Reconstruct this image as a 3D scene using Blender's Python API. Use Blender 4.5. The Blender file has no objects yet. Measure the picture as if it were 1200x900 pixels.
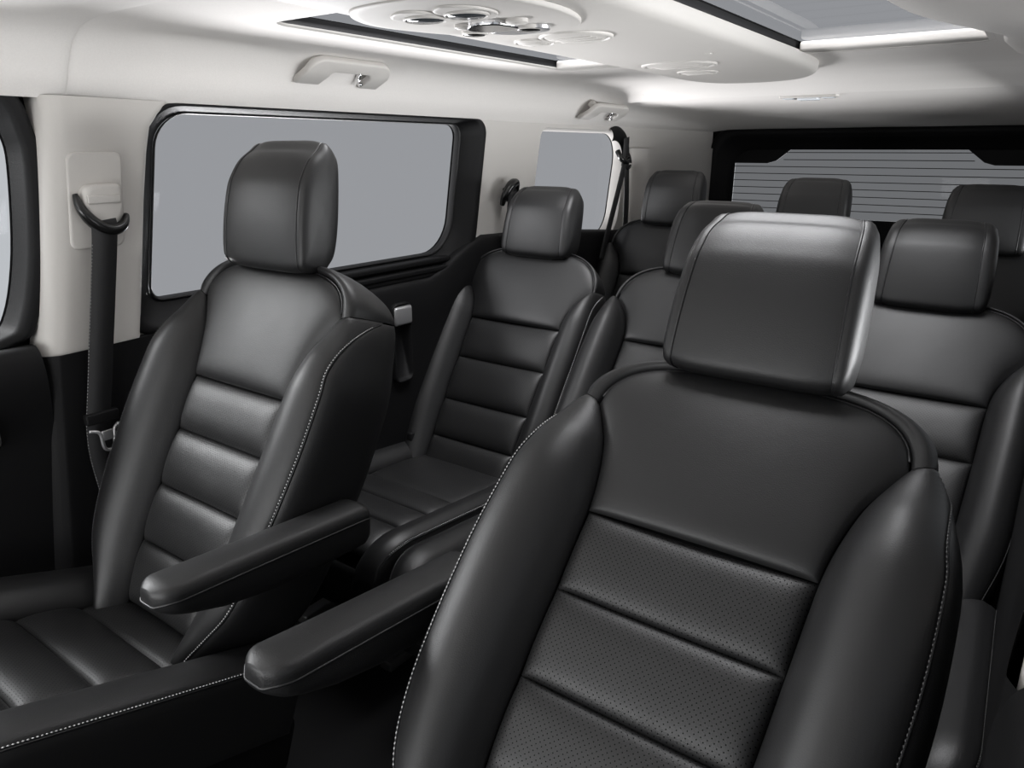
import bpy, bmesh, math, random
import numpy as np
from mathutils import Vector
from mathutils.geometry import tessellate_polygon
random.seed(4)
SC = bpy.context.scene
COL = SC.collection
R = math.radians
# ------------------------------------------------------------------ camera
cd = bpy.data.cameras.new('camera'); cam = bpy.data.objects.new('camera', cd); COL.objects.link(cam)
cam.location = (0, 0, 0); cam.rotation_euler = (R(72.0), 0, R(35.6))
cd.sensor_width = 36; cd.lens = 36 * 847 / 1200; cd.clip_start = .02
SC.camera = cam
# ------------------------------------------------------------------ studio surroundings (even light grey sweep all around the van)
w = bpy.data.worlds.new('studio'); SC.world = w; w.use_nodes = True
wn = w.node_tree; bg = wn.nodes['Background']; bg.inputs['Color'].default_value = (.93, .96, 1, 1); bg.inputs['Strength'].default_value = .62
# ------------------------------------------------------------------ unseen area lights: soft boxes outside the van plus added fills
def area_light(name, loc, aim, sx, sy, power, col=(1, 1, 1)):
    l = bpy.data.lights.new(name, 'AREA'); l.shape = 'RECTANGLE'; l.size = sx; l.size_y = sy; l.energy = power; l.color = col
    o = bpy.data.objects.new(name, l); COL.objects.link(o); o.location = loc
    o.rotation_euler = (Vector(aim) - Vector(loc)).to_track_quat('-Z', 'Y').to_euler(); return o
area_light('fill_windscreen', (-.8, -1.9, .35), (-.8, 1.6, -.15), 1.7, .8, 10)  # unseen fill added to brighten the cabin from the front
area_light('softbox_above_windscreen', (-.9, -1.0, 1.15), (-.8, .7, -.5), 1.8, .8, 18)
area_light('softbox_front_left', (-3.0, -.05, .75), (-1.0, .55, -.5), 1.3, .8, 85)
area_light('softbox_roof', (-.77, 1.5, 1.5), (-.77, 1.5, 0), 1.3, 1.8, 185)
area_light('fill_right', (2.3, 2.4, -.62), (-1.5, 2.4, .05), 4.2, .6, 235)  # unseen fill added to lift the left walls and ceiling
area_light('fill_left', (-3.9, 1.9, -1.25), (-.3, 1.9, .22), 3.0, .7, 560)  # unseen low fill added to brighten the ceiling
area_light('fill_dash', (-.9, -.6, -.44), (-.9, 1.6, .25), 1.2, .3, 9)  # unseen fill added inside the cabin to brighten the headliner
SC.view_settings.view_transform = 'Standard'; SC.view_settings.look = 'None'
SC.view_settings.gamma = 1; SC.view_settings.use_curve_mapping = False
SC.view_settings.exposure = 0.0
try:
    SC.cycles.max_bounces = 12; SC.cycles.transparent_max_bounces = 12
except Exception: pass

# ------------------------------------------------------------------ materials
def mat(name, col, rough=.5, metal=0, spec=.5, coat=0):
    m = bpy.data.materials.new(name); m.use_nodes = True
    b = m.node_tree.nodes['Principled BSDF']
    b.inputs['Base Color'].default_value = (*col, 1); b.inputs['Roughness'].default_value = rough
    b.inputs['Metallic'].default_value = metal; b.inputs['Specular IOR Level'].default_value = spec
    b.inputs['Coat Weight'].default_value = coat
    return m, m.node_tree, b
def N(nt, t, **kw):
    n = nt.nodes.new(t)
    for k, v in kw.items():
        if k in n.inputs: n.inputs[k].default_value = v
        else: setattr(n, k, v)
    return n
def bump(nt, b, h, strength, dist, prev=None):
    bp = N(nt, 'ShaderNodeBump', Strength=strength, Distance=dist); nt.links.new(h, bp.inputs['Height'])
    if prev: nt.links.new(prev, bp.inputs['Normal'])
    nt.links.new(bp.outputs[0], b.inputs['Normal']); return bp.outputs[0]
def leather(name, col, rough, perf=False, grain=1.0):
    m, nt, b = mat(name, col, rough, spec=.5)
    tc = N(nt, 'ShaderNodeTexCoord'); L = nt.links.new
    vo = N(nt, 'ShaderNodeTexVoronoi', feature='DISTANCE_TO_EDGE', Scale=400.0); L(tc.outputs['Object'], vo.inputs['Vector'])
    n1 = N(nt, 'ShaderNodeTexNoise', Scale=450.0, Detail=2.0); L(tc.outputs['Object'], n1.inputs['Vector'])
    ad = N(nt, 'ShaderNodeMath', operation='MULTIPLY_ADD'); L(n1.outputs['Fac'], ad.inputs[0]); ad.inputs[1].default_value = .3; L(vo.outputs['Distance'], ad.inputs[2])
    nrm = bump(nt, b, ad.outputs[0], .22 * grain, .0010)
    n2 = N(nt, 'ShaderNodeTexNoise', Scale=9.0, Detail=3.0); L(tc.outputs['Object'], n2.inputs['Vector'])
    nrm = bump(nt, b, n2.outputs['Fac'], .2, .005, nrm)
    mr = N(nt, 'ShaderNodeMapRange'); L(n2.outputs['Fac'], mr.inputs['Value'])
    mr.inputs['To Min'].default_value = rough - .05; mr.inputs['To Max'].default_value = rough + .06
    L(mr.outputs[0], b.inputs['Roughness'])
    if perf:                                             # staggered pin-hole perforation
        ds = []
        for off in (0.0, .5):
            mp = N(nt, 'ShaderNodeVectorMath', operation='SCALE'); L(tc.outputs['Object'], mp.inputs[0]); mp.inputs['Scale'].default_value = 1 / .0075
            a2 = N(nt, 'ShaderNodeVectorMath', operation='ADD'); L(mp.outputs[0], a2.inputs[0]); a2.inputs[1].default_value = (off, off, 0)
            fr = N(nt, 'ShaderNodeVectorMath', operation='FRACTION'); L(a2.outputs[0], fr.inputs[0])
            su = N(nt, 'ShaderNodeVectorMath', operation='SUBTRACT'); L(fr.outputs[0], su.inputs[0]); su.inputs[1].default_value = (.5, .5, 0)
            mu = N(nt, 'ShaderNodeVectorMath', operation='MULTIPLY'); L(su.outputs[0], mu.inputs[0]); mu.inputs[1].default_value = (1, 1, 0)
            ln = N(nt, 'ShaderNodeVectorMath', operation='LENGTH'); L(mu.outputs[0], ln.inputs[0]); ds.append(ln.outputs['Value'])
        mn = N(nt, 'ShaderNodeMath', operation='MINIMUM'); L(ds[0], mn.inputs[0]); L(ds[1], mn.inputs[1])
        st = N(nt, 'ShaderNodeMapRange', interpolation_type='SMOOTHSTEP'); L(mn.outputs[0], st.inputs['Value'])
        st.inputs['From Min'].default_value = .05; st.inputs['From Max'].default_value = .13
        mx = N(nt, 'ShaderNodeMix', data_type='RGBA'); L(st.outputs[0], mx.inputs['Factor'])
        mx.inputs['A'].default_value = (.003, .003, .003, 1); mx.inputs['B'].default_value = (*col, 1)
        L(mx.outputs['Result'], b.inputs['Base Color'])
        sp = N(nt, 'ShaderNodeMath', operation='MULTIPLY'); L(st.outputs[0], sp.inputs[0]); sp.inputs[1].default_value = .5
        L(sp.outputs[0], b.inputs['Specular IOR Level'])
        bump(nt, b, st.outputs[0], .25, .0006, nrm)
    return m
def plastic(name, col, rough, scale=700., s=.25, mottle=0., spec=.5):
    m, nt, b = mat(name, col, rough, spec=spec)
    tc = N(nt, 'ShaderNodeTexCoord')
    n = N(nt, 'ShaderNodeTexNoise', Scale=scale, Detail=3.0); nt.links.new(tc.outputs['Object'], n.inputs['Vector'])
    bump(nt, b, n.outputs['Fac'], s, .001)
    if mottle:
        n2 = N(nt, 'ShaderNodeTexNoise', Scale=260.0, Detail=4.0); nt.links.new(tc.outputs['Object'], n2.inputs['Vector'])
        mx = N(nt, 'ShaderNodeMix', data_type='RGBA'); nt.links.new(n2.outputs['Fac'], mx.inputs['Factor'])
        mx.inputs['A'].default_value = (*[c * (1 - mottle) for c in col], 1); mx.inputs['B'].default_value = (*[min(1, c * (1 + mottle)) for c in col], 1)
        nt.links.new(mx.outputs['Result'], b.inputs['Base Color'])
    return m
LEA = leather('black_leather', (.0095, .0095, .010), .45)
PERF = leather('perforated_leather', (.011, .011, .0114), .45, True)
LEAD = leather('piping_leather', (.010, .010, .011), .34, grain=.5)
FAB = plastic('cream_headliner', (.72, .695, .67), .9, 500., .3, .05, .2)
TRIM = plastic('cream_plastic', (.55, .53, .505), .55, 900., .15, .02, .35)
BLK = plastic('black_plastic', (.005, .005, .0055), .58, 800., .5, spec=.22)
RUB = mat('black_rubber', (.006, .006, .007), .6)[0]
GLOSS = mat('gloss_black', (.006, .006, .006), .25)[0]
DIM = mat('carpet', (.004, .004, .0045), .95)[0]
SIL = mat('satin_silver', (.55, .55, .56), .35, .8)[0]
CHR = mat('chrome', (.8, .8, .82), .15, 1)[0]
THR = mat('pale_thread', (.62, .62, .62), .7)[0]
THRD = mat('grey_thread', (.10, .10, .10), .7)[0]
LENS = mat('clear_lens', (.75, .78, .82), .1)[0]
DLENS = mat('dark_lens', (.05, .055, .06), .12)[0]
def webbing():
    m, nt, b = mat('belt_webbing', (.010, .010, .011), .6)
    tc = N(nt, 'ShaderNodeTexCoord'); wv = N(nt, 'ShaderNodeTexWave', Scale=300.0); wv.bands_direction = 'DIAGONAL'
    nt.links.new(tc.outputs['Object'], wv.inputs['Vector']); bump(nt, b, wv.outputs['Fac'], .4, .001); return m
WEB = webbing()
def glass(name, tint):
    m = bpy.data.materials.new(name); m.use_nodes = True; nt = m.node_tree; nt.nodes.clear()
    o = N(nt, 'ShaderNodeOutputMaterial'); t = N(nt, 'ShaderNodeBsdfTransparent'); t.inputs['Color'].default_value = (*tint, 1)
    g = N(nt, 'ShaderNodeBsdfGlossy', Roughness=.02); g.inputs['Color'].default_value = (1, 1, 1, 1)
    f = N(nt, 'ShaderNodeFresnel', IOR=1.35); mx = N(nt, 'ShaderNodeMixShader')
    ml = N(nt, 'ShaderNodeMath', operation='MULTIPLY'); ml.inputs[1].default_value = .15; nt.links.new(f.outputs[0], ml.inputs[0])
    nt.links.new(ml.outputs[0], mx.inputs[0]); nt.links.new(t.outputs[0], mx.inputs[1]); nt.links.new(g.outputs[0], mx.inputs[2]); nt.links.new(mx.outputs[0], o.inputs[0])
    return m
TINT = glass('tinted_glass', (.53, .53, .54)); TINTR = glass('dark_tinted_glass', (.25, .25, .253)); CLEAR = glass('clear_glass', (.86, .87, .88))

# ------------------------------------------------------------------ object helpers
def setp(o, label=None, cat=None, group=None, kind=None):
    if label: o['label'] = label
    if cat: o['category'] = cat
    if group: o['group'] = group
    if kind: o['kind'] = kind
    return o
def link(name, me, parent=None, loc=None, rx=0.):
    o = bpy.data.objects.new(name, me); COL.objects.link(o)
    if parent is not None: o.parent = parent
    if loc is not None: o.location = loc
    if rx: o.rotation_euler = (rx, 0, 0)
    return o
def empty(name, loc, label, cat, group=None):
    o = bpy.data.objects.new(name, None); COL.objects.link(o); o.location = loc; o.empty_display_size = .05
    return setp(o, label, cat, group)
def mesh(name, V, F, m, smooth=True):
    me = bpy.data.meshes.new(name); me.from_pydata([tuple(map(float, v)) for v in V], [], [tuple(map(int, f)) for f in F]); me.update()
    if smooth: me.polygons.foreach_set('use_smooth', [True] * len(me.polygons))
    me.materials.append(m); return me
def join(*parts):
    V, F = [], []
    for v, f in parts:
        n = len(V); V += list(v); F += [tuple(i + n for i in q) for q in f]
    return V, F
def cosp(n, k=.75):
    x = np.linspace(0, 1, n); return (1 - k) * x + k * (1 - np.cos(np.pi * x)) / 2
def gridf(nu, nv, wrap=False):
    F = []
    for i in range(nu - 1 + (1 if wrap else 0)):
        for j in range(nv - 1):
            a, b_ = i * nv + j, ((i + 1) % nu) * nv + j
            F.append((a, b_, b_ + 1, a + 1))
    return F
def E(x, p):
    return max(0., 1 - abs(2 * x - 1) ** p) ** .5
def patch(fn, ns=24, nt=16, h=.0, d=.0, ps=8, pt=8, flip=False, ks=.75, kt=.75):
    """leather panel: base surface fn(s,t), puffed by h in its middle and diving d into the seams at its edges"""
    S, T = cosp(ns, ks), cosp(nt, kt); e = 1e-3; V = []
    for s in S:
        for t in T:
            p = np.array(fn(s, t), float)
            if h or d:
                s0, s1, t0, t1 = max(s - e, 0), min(s + e, 1), max(t - e, 0), min(t + e, 1)
                du = np.array(fn(s1, t), float) - np.array(fn(s0, t), float); dv = np.array(fn(s, t1), float) - np.array(fn(s, t0), float)
                n = np.cross(du, dv); l = np.linalg.norm(n)
                if l > 1e-14: n = n / l
                if flip: n = -n
                p = p + n * ((h + d) * E(s, ps) * E(t, pt) - d)
            V.append(p)
    F = gridf(ns, nt)
    if flip: F = [f[::-1] for f in F]
    return V, F
def mirror(VF):
    V, F = VF
    return [np.array((-v[0], v[1], v[2])) for v in V], [f[::-1] for f in F]
def tube(pts, r, seg=8, closed=False):
    P = [np.array(p, float) for p in pts]; n = len(P); V = []; prev = None
    for i in range(n):
        a = P[(i + 1) % n] if (closed or i < n - 1) else P[i]; b_ = P[i - 1] if (closed or i > 0) else P[i]
        t = a - b_; t = t / (np.linalg.norm(t) + 1e-12)
        if prev is None:
            x = np.cross(t, (0, 0, 1.)); x = x if np.linalg.norm(x) > .1 else np.cross(t, (0, 1., 0))
        else: x = prev - t * (prev @ t)
        x = x / np.linalg.norm(x); prev = x; y = np.cross(t, x)
        rr = r(i / (n - 1)) if callable(r) else r
        for k in range(seg):
            an = 2 * math.pi * k / seg; V.append(P[i] + rr * (math.cos(an) * x + math.sin(an) * y))
    F = []
    for i in range(n if closed else n - 1):
        for k in range(seg):
            j = (i + 1) % n; F.append((i * seg + k, i * seg + (k + 1) % seg, j * seg + (k + 1) % seg, j * seg + k))
    if not closed: F += [tuple(range(seg))[::-1], tuple((n - 1) * seg + k for k in range(seg))]
    return V, F
def resample(P, step):
    P = np.array(P, float); L = np.r_[0, np.cumsum(np.linalg.norm(np.diff(P, axis=0), axis=1))]
    q = np.arange(0, L[-1], step)
    return np.stack([np.interp(q, L, P[:, k]) for k in range(3)], 1)
def stitches(P, step=.0056, ln=.0040, r=.0010):
    V, F = [], []; Q = resample(P, step)
    for i in range(len(Q) - 1):
        t = Q[i + 1] - Q[i]; t = t / np.linalg.norm(t); x = np.cross(t, (.3, .2, 1)); x /= np.linalg.norm(x); y = np.cross(t, x)
        c = Q[i]; n = len(V)
        V += [c - t * ln / 2, c + x * r, c + y * r, c - x * r, c - y * r, c + t * ln / 2]
        F += [(n, n + 2, n + 1), (n, n + 3, n + 2), (n, n + 4, n + 3), (n, n + 1, n + 4), (n + 5, n + 1, n + 2), (n + 5, n + 2, n + 3), (n + 5, n + 3, n + 4), (n + 5, n + 4, n + 1)]
    return V, F
def crom(P, n=8, closed=False):
    P = np.array(P, float); m = len(P); out = []
    rng = range(m if closed else m - 1)
    for i in rng:
        if closed: p0, p1, p2, p3 = P[i - 1], P[i], P[(i + 1) % m], P[(i + 2) % m]
        else: p0, p1, p2, p3 = P[max(i - 1, 0)], P[i], P[i + 1], P[min(i + 2, m - 1)]
        for k in range(n):
            t = k / n; out.append(.5 * ((2 * p1) + (-p0 + p2) * t + (2 * p0 - 5 * p1 + 4 * p2 - p3) * t * t + (-p0 + 3 * p1 - 3 * p2 + p3) * t ** 3))
    if not closed: out.append(P[-1])
    return np.array(out)
def rrect(x0, x1, y0, y1, r, n=6):
    rs = r if isinstance(r, (tuple, list)) else (r,) * 4
    P = []
    for (cx, cy, a0, rr) in ((x1 - rs[0], y1 - rs[0], 0, rs[0]), (x0 + rs[1], y1 - rs[1], 90, rs[1]), (x0 + rs[2], y0 + rs[2], 180, rs[2]), (x1 - rs[3], y0 + rs[3], 270, rs[3])):
        for k in range(n + 1):
            a = R(a0 + 90 * k / n); P.append((cx + rr * math.cos(a), cy + rr * math.sin(a)))
    return P
def loft(loops, closed=True, cap0=False, cap1=False):
    n = len(loops[0]); V = [p for l in loops for p in l]; F = []
    for i in range(len(loops) - 1):
        for k in range(n if closed else n - 1):
            F.append((i * n + k, i * n + (k + 1) % n, (i + 1) * n + (k + 1) % n, (i + 1) * n + k))
    if cap0: F.append(tuple(range(n))[::-1])
    if cap1: F.append(tuple((len(loops) - 1) * n + k for k in range(n)))
    return V, F
def holed(outer, holes, to3):
    rings = [[Vector((p[0], p[1], 0)) for p in outer]] + [[Vector((p[0], p[1], 0)) for p in h] for h in holes]
    F = tessellate_polygon(rings); V = [to3(p.x, p.y) for r_ in rings for p in r_]
    return V, [tuple(f) for f in F]
def box(x0, x1, y0, y1, z0, z1, b=.004, seg=3):
    bm = bmesh.new(); bmesh.ops.create_cube(bm, size=1)
    for v in bm.verts:
        v.co = ((x0 + x1) / 2 + v.co.x * (x1 - x0), (y0 + y1) / 2 + v.co.y * (y1 - y0), (z0 + z1) / 2 + v.co.z * (z1 - z0))
    if b: bmesh.ops.bevel(bm, geom=bm.edges[:], offset=b, segments=seg, affect='EDGES', profile=.5)
    bm.verts.index_update()
    V = [tuple(v.co) for v in bm.verts]; F = [tuple(v.index for v in f.verts) for f in bm.faces]; bm.free()
    return V, F
def obj(name, VF, m, parent=None, loc=None, rx=0., smooth=True):
    return link(name, mesh(name, VF[0], VF[1], m, smooth), parent, loc, rx)
def struct(name, VF, m, parent=None, smooth=True):
    o = obj(name, VF, m, parent, smooth=smooth)
    if parent is None: o['kind'] = 'structure'
    return o

XC = -.765; XL = -1.62; XR = .09; ZF = -1.32; YR = 4.25
def mx_(x): return 2 * XC - x

# ================================================================== ROOM SHELL
# floor, and an unseen front panel added to block light from below
struct('floor', box(XL - .05, XR + .05, -.9, YR + .05, ZF - .03, ZF, 0), DIM, smooth=False)
struct('wall_front', box(XL - .05, XR + .05, -.93, -.9, ZF, -.45, 0), BLK, smooth=False)
# ceiling -----------------------------------------------------------
HW = XC - XL
PROF = np.array([(.60, 1.0), (.66, .985), (.715, .94), (.755, .86), (.785, .72), (.81, .5), (.83, .25), (.855, .0)])
def zc(Y):
    return float(np.interp(Y, [-1, 2.55, 2.68, 2.80, 2.86, 2.88, 2.90, 3.3, 3.8, 4.25], [.232, .232, .226, .204, .185, .184, .190, .172, .14, .105]))
def cove(sgn, Y, q):
    # q 0..1 from inner edge to wall
    a = np.interp(q, np.linspace(0, 1, 8), PROF[:, 0]); c = float(np.interp(q, np.linspace(0, 1, 8), PROF[:, 1]))
    z = .095 + (zc(Y) - .095) * c
    # shallow pressed recess above the front of the sliding door
    g = math.exp(-((Y - 1.0) / .17) ** 4) * math.exp(-((q - .62) / .24) ** 4)
    a += .016 * g; z += .010 * g
    return (XC + sgn * a, Y, z)
def cove_mesh(sgn, y0, y1, n):
    ys = np.linspace(y0, y1, n); qs = crom([(x, 0, 0) for x in np.linspace(0, 1, 8)], 4)[:, 0]
    PR = crom([(p[0], p[1], 0) for p in PROF], 4)
    V = []
    for Y in ys:
        for (a, c, _), q in zip(PR, qs):
            z = .095 + (zc(Y) - .095) * c
            g = math.exp(-((Y - 1.02) / .19) ** 4) * math.exp(-((q - .58) / .26) ** 4)
            V.append((XC + sgn * (a + .014 * g), Y, z + .012 * g))
    F = gridf(len(ys), len(PR))
    if sgn > 0: F = [f[::-1] for f in F]
    return V, F
HOLES = [(-1.295, -.955), (mx_(-.955), -.150)]
HY0, HY1 = .98, 2.09
holes2d = [rrect(a, b, HY0, HY1, .05) for a, b in HOLES]
flat = holed([(XC - .6, -.3), (XC + .655, -.3), (XC + .655, 2.55), (XC - .6, 2.55)], holes2d, lambda x, y: (x, y, .232))
struct('ceiling', flat, FAB, smooth=False)
cv = struct('ceiling', cove_mesh(-1, .735, YR, 160), FAB)
struct('ceiling', cove_mesh(1, .735, YR, 120), FAB)
# rear part between the coves, with the dropped roof bow
V = []; ys = np.r_[np.linspace(2.55, 2.84, 14), np.linspace(2.85, 2.92, 10), np.linspace(2.94, YR, 24)]; xs = np.linspace(XC - .6, XC + .6, 25)
for Y in ys:
    for x in xs: V.append((x, Y, zc(Y)))
struct('ceiling', (V, gridf(len(ys), len(xs))), FAB)
# front overhead panel, set 8 mm lower with a soft edge
V = []; PR = crom([(p[0], p[1], 0) for p in PROF], 4)
full = [(-a, c) for a, c, _ in PR[::-1]] + [(a, c) for a, c, _ in PR]
ys = [-.3, .2, .55, .70, .722, .732, .736, .736]; dz = [.008, .008, .008, .008, .007, .004, .0, -.01]
for Y, d in zip(ys, dz):
    for a, c in full:
        V.append((XC + a * (1 - d * .9), Y, .095 + (.232 - .095) * c - d * min(1, c * 1.5)))
struct('trim_1', (V, [f for f in gridf(len(ys), len(full))]), FAB)
# lips, black reveals and tinted panes of the two roof openings
for i, (a, b) in enumerate(HOLES):
    L = []
    for off, z in ((0, .232), (.001, .2315), (.004, .233), (.006, .2355), (.0065, .238)):
        L.append([(x, y, z) for x, y in rrect(a + off, b - off, HY0 + off, HY1 - off, .05 - off * .5)])
    root = empty('window_%d' % (5 + i), ((a + b) / 2, 1.5, .27), '', ''); 
    for k in ('label', 'category'):
        if k in root: del root[k]
    root['kind'] = 'structure'
    def pp(nm, VF, m, sm=True):
        V_ = [(v[0] - root.location.x, v[1] - root.location.y, v[2] - root.location.z) for v in VF[0]]
        return obj(nm, (V_, VF[1]), m, root, smooth=sm)
    pp('lip', loft(L), TRIM)
    L = [[(x, y, z) for x, y in rrect(a + o_, b - o_, HY0 + o_, HY1 - o_, .05)] for o_, z in ((.0064, .2378), (.003, .2384), (-.003, .240), (-.004, .258))]
    pp('seal', loft(L), RUB)
    L = [[(x, y, .2575) for x, y in rrect(a + o_, b - o_, HY0 + o_, HY1 - o_, .05)] for o_ in (-.03, .004)]
    pp('dark_border', loft(L), GLOSS, False)
    pp('glass_pane', ([(a - .03, HY0 - .03, .2585), (b + .03, HY0 - .03, .2585), (b + .03, HY1 + .03, .2585), (a - .03, HY1 + .03, .2585)], [(0, 1, 2, 3)]), TINT, False)
    # roller of the sun blind at the rear end
    pp('blind_bar', box(a + .006, b - .006, HY1 - .06, HY1 - .004, .2335, .256, .006), TRIM)
# padded overhead lobe at the front right of the headliner
V = []; B = crom([(-.26, .2, .185), (-.245, .7, .183), (-.228, 1.08, .185), (-.214, 1.30, .188), (-.165, 1.50, .190), (-.128, 1.68, .196), (-.130, 1.90, .214), (-.142, 2.12, .228), (-.13, 2.4, .231)], 6)
for x, y, z in B:
    for dx, dz_ in ((.004, .05), (.0, .02), (.0005, .011), (.004, .004), (.011, .0), (.03, -.002), (.08, -.008), (.14, -.020), (.19, -.045), (.24, -.09)):
        V.append((x + dx, y, z + dz_))
struct('trim_13', (V, [f[::-1] for f in gridf(len(B), 10)]), FAB)
# roof skin above (keeps stray light out)
rs = holed([(XL - .08, -.33), (XR + .08, -.33), (XR + .08, YR + .1), (XL - .08, YR + .1)], [rrect(a - .02, b + .02, HY0 - .02, HY1 + .02, .05) for a, b in HOLES], lambda x, y: (x, y, .259))
struct('trim_2', rs, RUB, smooth=False)

# ---------------------------------------------------------------- side walls
GX = .06   # glass lies 6 cm outboard of the trim
W_MAIN_O = (.836, 2.070, -.405, .098); W_MAIN_G = (.906, 1.972, -.335, .078)
Q_G = (2.425, 3.140, -.378, .068)
def shear(P, k=.19): return [(a + k * (b + .13), b) for a, b in P]
def main_outer(n=8): return shear(rrect(*W_MAIN_O, (.055, .09, .05, .12), n))
def main_glass(n=8): return shear(rrect(*W_MAIN_G, (.045, .075, .035, .11), n))
def quarter(off=0, n=8):
    return shear(rrect(Q_G[0] - off, Q_G[1] + off, Q_G[2] - off, Q_G[3] + off, (.13, .04, .06, .10), n), .22)
def front_glass(off=0):
    P = crom([(.655, .03), (.66, -.03), (.635, -.2), (.60, -.33), (.57, -.36), (.4, -.37), (-.2, -.40), (-.55, -.41), (-.55, -.38), (-.25, .0), (-.05, .10), (.1, .125), (.45, .128), (.60, .112), (.645, .075)], 5, True)
    c = P.mean(0); 
    return [(p[0] + off * (p[0] - c[0]) / np.linalg.norm(p - c), p[1] + off * (p[1] - c[1]) / np.linalg.norm(p - c)) for p in np.c_[P[:, 0], P[:, 1]] for c in [c[:2]]]
def crom2(P, n, closed): return crom([(a, b, 0) for a, b in P], n, closed)[:, :2]
def front_glass(off=0):
    P = crom2([(.629, .03), (.632, -.03), (.607, -.2), (.570, -.32), (.530, -.352), (.4, -.365), (-.2, -.39), (-.55, -.40), (-.56, -.37), (-.25, .0), (-.05, .10), (.1, .125), (.45, .130), (.582, .118), (.616, .080)], 5, True)
    c = np.array([.1, -.1]); d = P - c; d = d / np.linalg.norm(d, axis=1)[:, None]
    return [tuple(p) for p in P + d * off]
for side, sg in (('left', -1), ('right', 1)):
    def X(d, sg=sg): return XC + sg * (HW + d)        # d>0 outboard
    wall = holed([(.60, -.46), (.672, -.05), (.690, .10), (.72, .13), (YR, .13), (YR, -.46)], [main_outer(), quarter(.012)], lambda y, z: (X(0), y, z))
    if sg < 0: wall = (wall[0], [f[::-1] for f in wall[1]])
    struct('wall_' + side, wall, TRIM, smooth=False)
    # outer body skin behind
    skin = holed([(-.9, ZF), (-.9, .30), (YR + .05, .30), (YR + .05, ZF)], [main_glass(), quarter(0), front_glass(0)], lambda y, z: (X(GX + .004), y, z))
    struct('trim_3' if sg < 0 else 'trim_4', skin, RUB, smooth=False)
    wi = 1 if sg < 0 else 3
    def wroot(k, y, z):
        r_ = bpy.data.objects.new('window_%d' % k, None); COL.objects.link(r_); r_.location = (X(GX), y, z); r_['kind'] = 'structure'; return r_
    def wp(root, nm, VF, m, sm=True):
        l = root.location
        return obj(nm, ([(v[0] - l.x, v[1] - l.y, v[2] - l.z) for v in VF[0]], VF[1]), m, root, smooth=sm)
    r1 = wroot(wi, 1.45, -.13)
    O, G = main_outer(), main_glass()
    def mix(t): return [(a[0] * (1 - t) + b[0] * t, a[1] * (1 - t) + b[1] * t) for a, b in zip(O, G)]
    loops = [[(X(d), y, z) for y, z in mix(t)] for t, d in ((0, .004), (0, -.004), (.05, -.007), (.22, -.006), (.30, -.001), (.55, .014), (.85, .036), (.97, .052), (1.0, .058))]
    wp(r1, 'window_frame', loft(loops), BLK)
    loops = [[(X(d), y, z) for y, z in mix(t)] for t, d in ((.90, .038), (.93, .034), (.985, .040), (1.01, .056))]
    wp(r1, 'rubber_seal', loft(loops), RUB)
    wp(r1, 'glass_pane', holed(mix(1.0), [], lambda y, z: (X(GX), y, z)), TINT if sg < 0 else CLEAR, False)
    # ribbed ledge under the pane
    for k, (ya, yb, zz, dd) in enumerate(((1.30, 1.90, -.352, -.002), (1.30, 1.92, -.378, -.012))):
        wp(r1, 'ledge_rib', box(min(X(dd), X(dd + .035)), max(X(dd), X(dd + .035)), ya, yb, zz - .012, zz + .006, .005), BLK)
    r2 = wroot(wi + 1, 2.8, -.15)
    loops = [[(X(d), y, z) for y, z in quarter(o_)] for o_, d in ((.012, .0), (.010, .004), (.002, .02), (0, .058))]
    wp(r2, 'reveal', loft(loops), TRIM)
    wp(r2, 'glass_pane', holed(quarter(), [], lambda y, z: (X(GX), y, z)), TINT if sg < 0 else CLEAR, False)
    # front door
    dr = bpy.data.objects.new('door_%d' % (1 if sg < 0 else 2), None); COL.objects.link(dr); dr.location = (X(GX), .2, ZF); dr['kind'] = 'structure'
    loops = [[(X(d), y, z) for y, z in front_glass(o_)] for o_, d in ((.043, .05), (.043, .012), (.038, -.002), (.026, -.006), (.020, .0), (.016, .0), (.012, .02), (.0, .052))]
    wp(dr, 'door_seal', loft(loops), BLK)
    wp(dr, 'glass_pane', holed(front_glass(.0), [], lambda y, z: (X(GX), y, z)), CLEAR, False)
    V = []
    prof = [(-.385, .03), (-.375, -.005), (-.378, -.03), (-.40, -.045), (-.45, -.05), (-.55, -.035), (-.62, -.03), (-.9, -.02), (-1.28, -.01)]
    pr = crom2(prof, 5, False); ys = np.linspace(-.6, .585, 12)
    for y in ys:
        for z, d in pr: V.append((X(d), y, z))
    f_ = gridf(len(ys), len(pr)); wp(dr, 'door_panel', (V, f_ if sg < 0 else [q[::-1] for q in f_]), BLK)
    wp(dr, 'pull_handle', tube(crom([(X(-.03), .26, -.50), (X(-.07), .30, -.47), (X(-.075), .39, -.475), (X(-.07), .455, -.50), (X(-.03), .475, -.55)], 6), .013, 10), SIL)
    # B pillar lower (black) with rounded inner edge
    V = []; plan = crom2([(.555, .03), (.552, .0), (.560, -.035), (.580, -.055), (.61, -.058), (.75, -.045), (.83, -.03), (.85, .0)], 5, False)
    zs = np.linspace(-.40, ZF, 20)
    for z in zs:
        k = (z + .40) * .12
        for y, d in plan: V.append((X(d + .012), y + .03 + k, z))
    f_ = gridf(len(zs), len(plan)); lp = struct('trim_5' if sg < 0 else 'trim_6', (V, f_ if sg > 0 else [q[::-1] for q in f_]), BLK)
    # B pillar upper (cream)
    V = []; zs = np.linspace(-.405 if sg < 0 else -.432, .10, 20)
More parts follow.
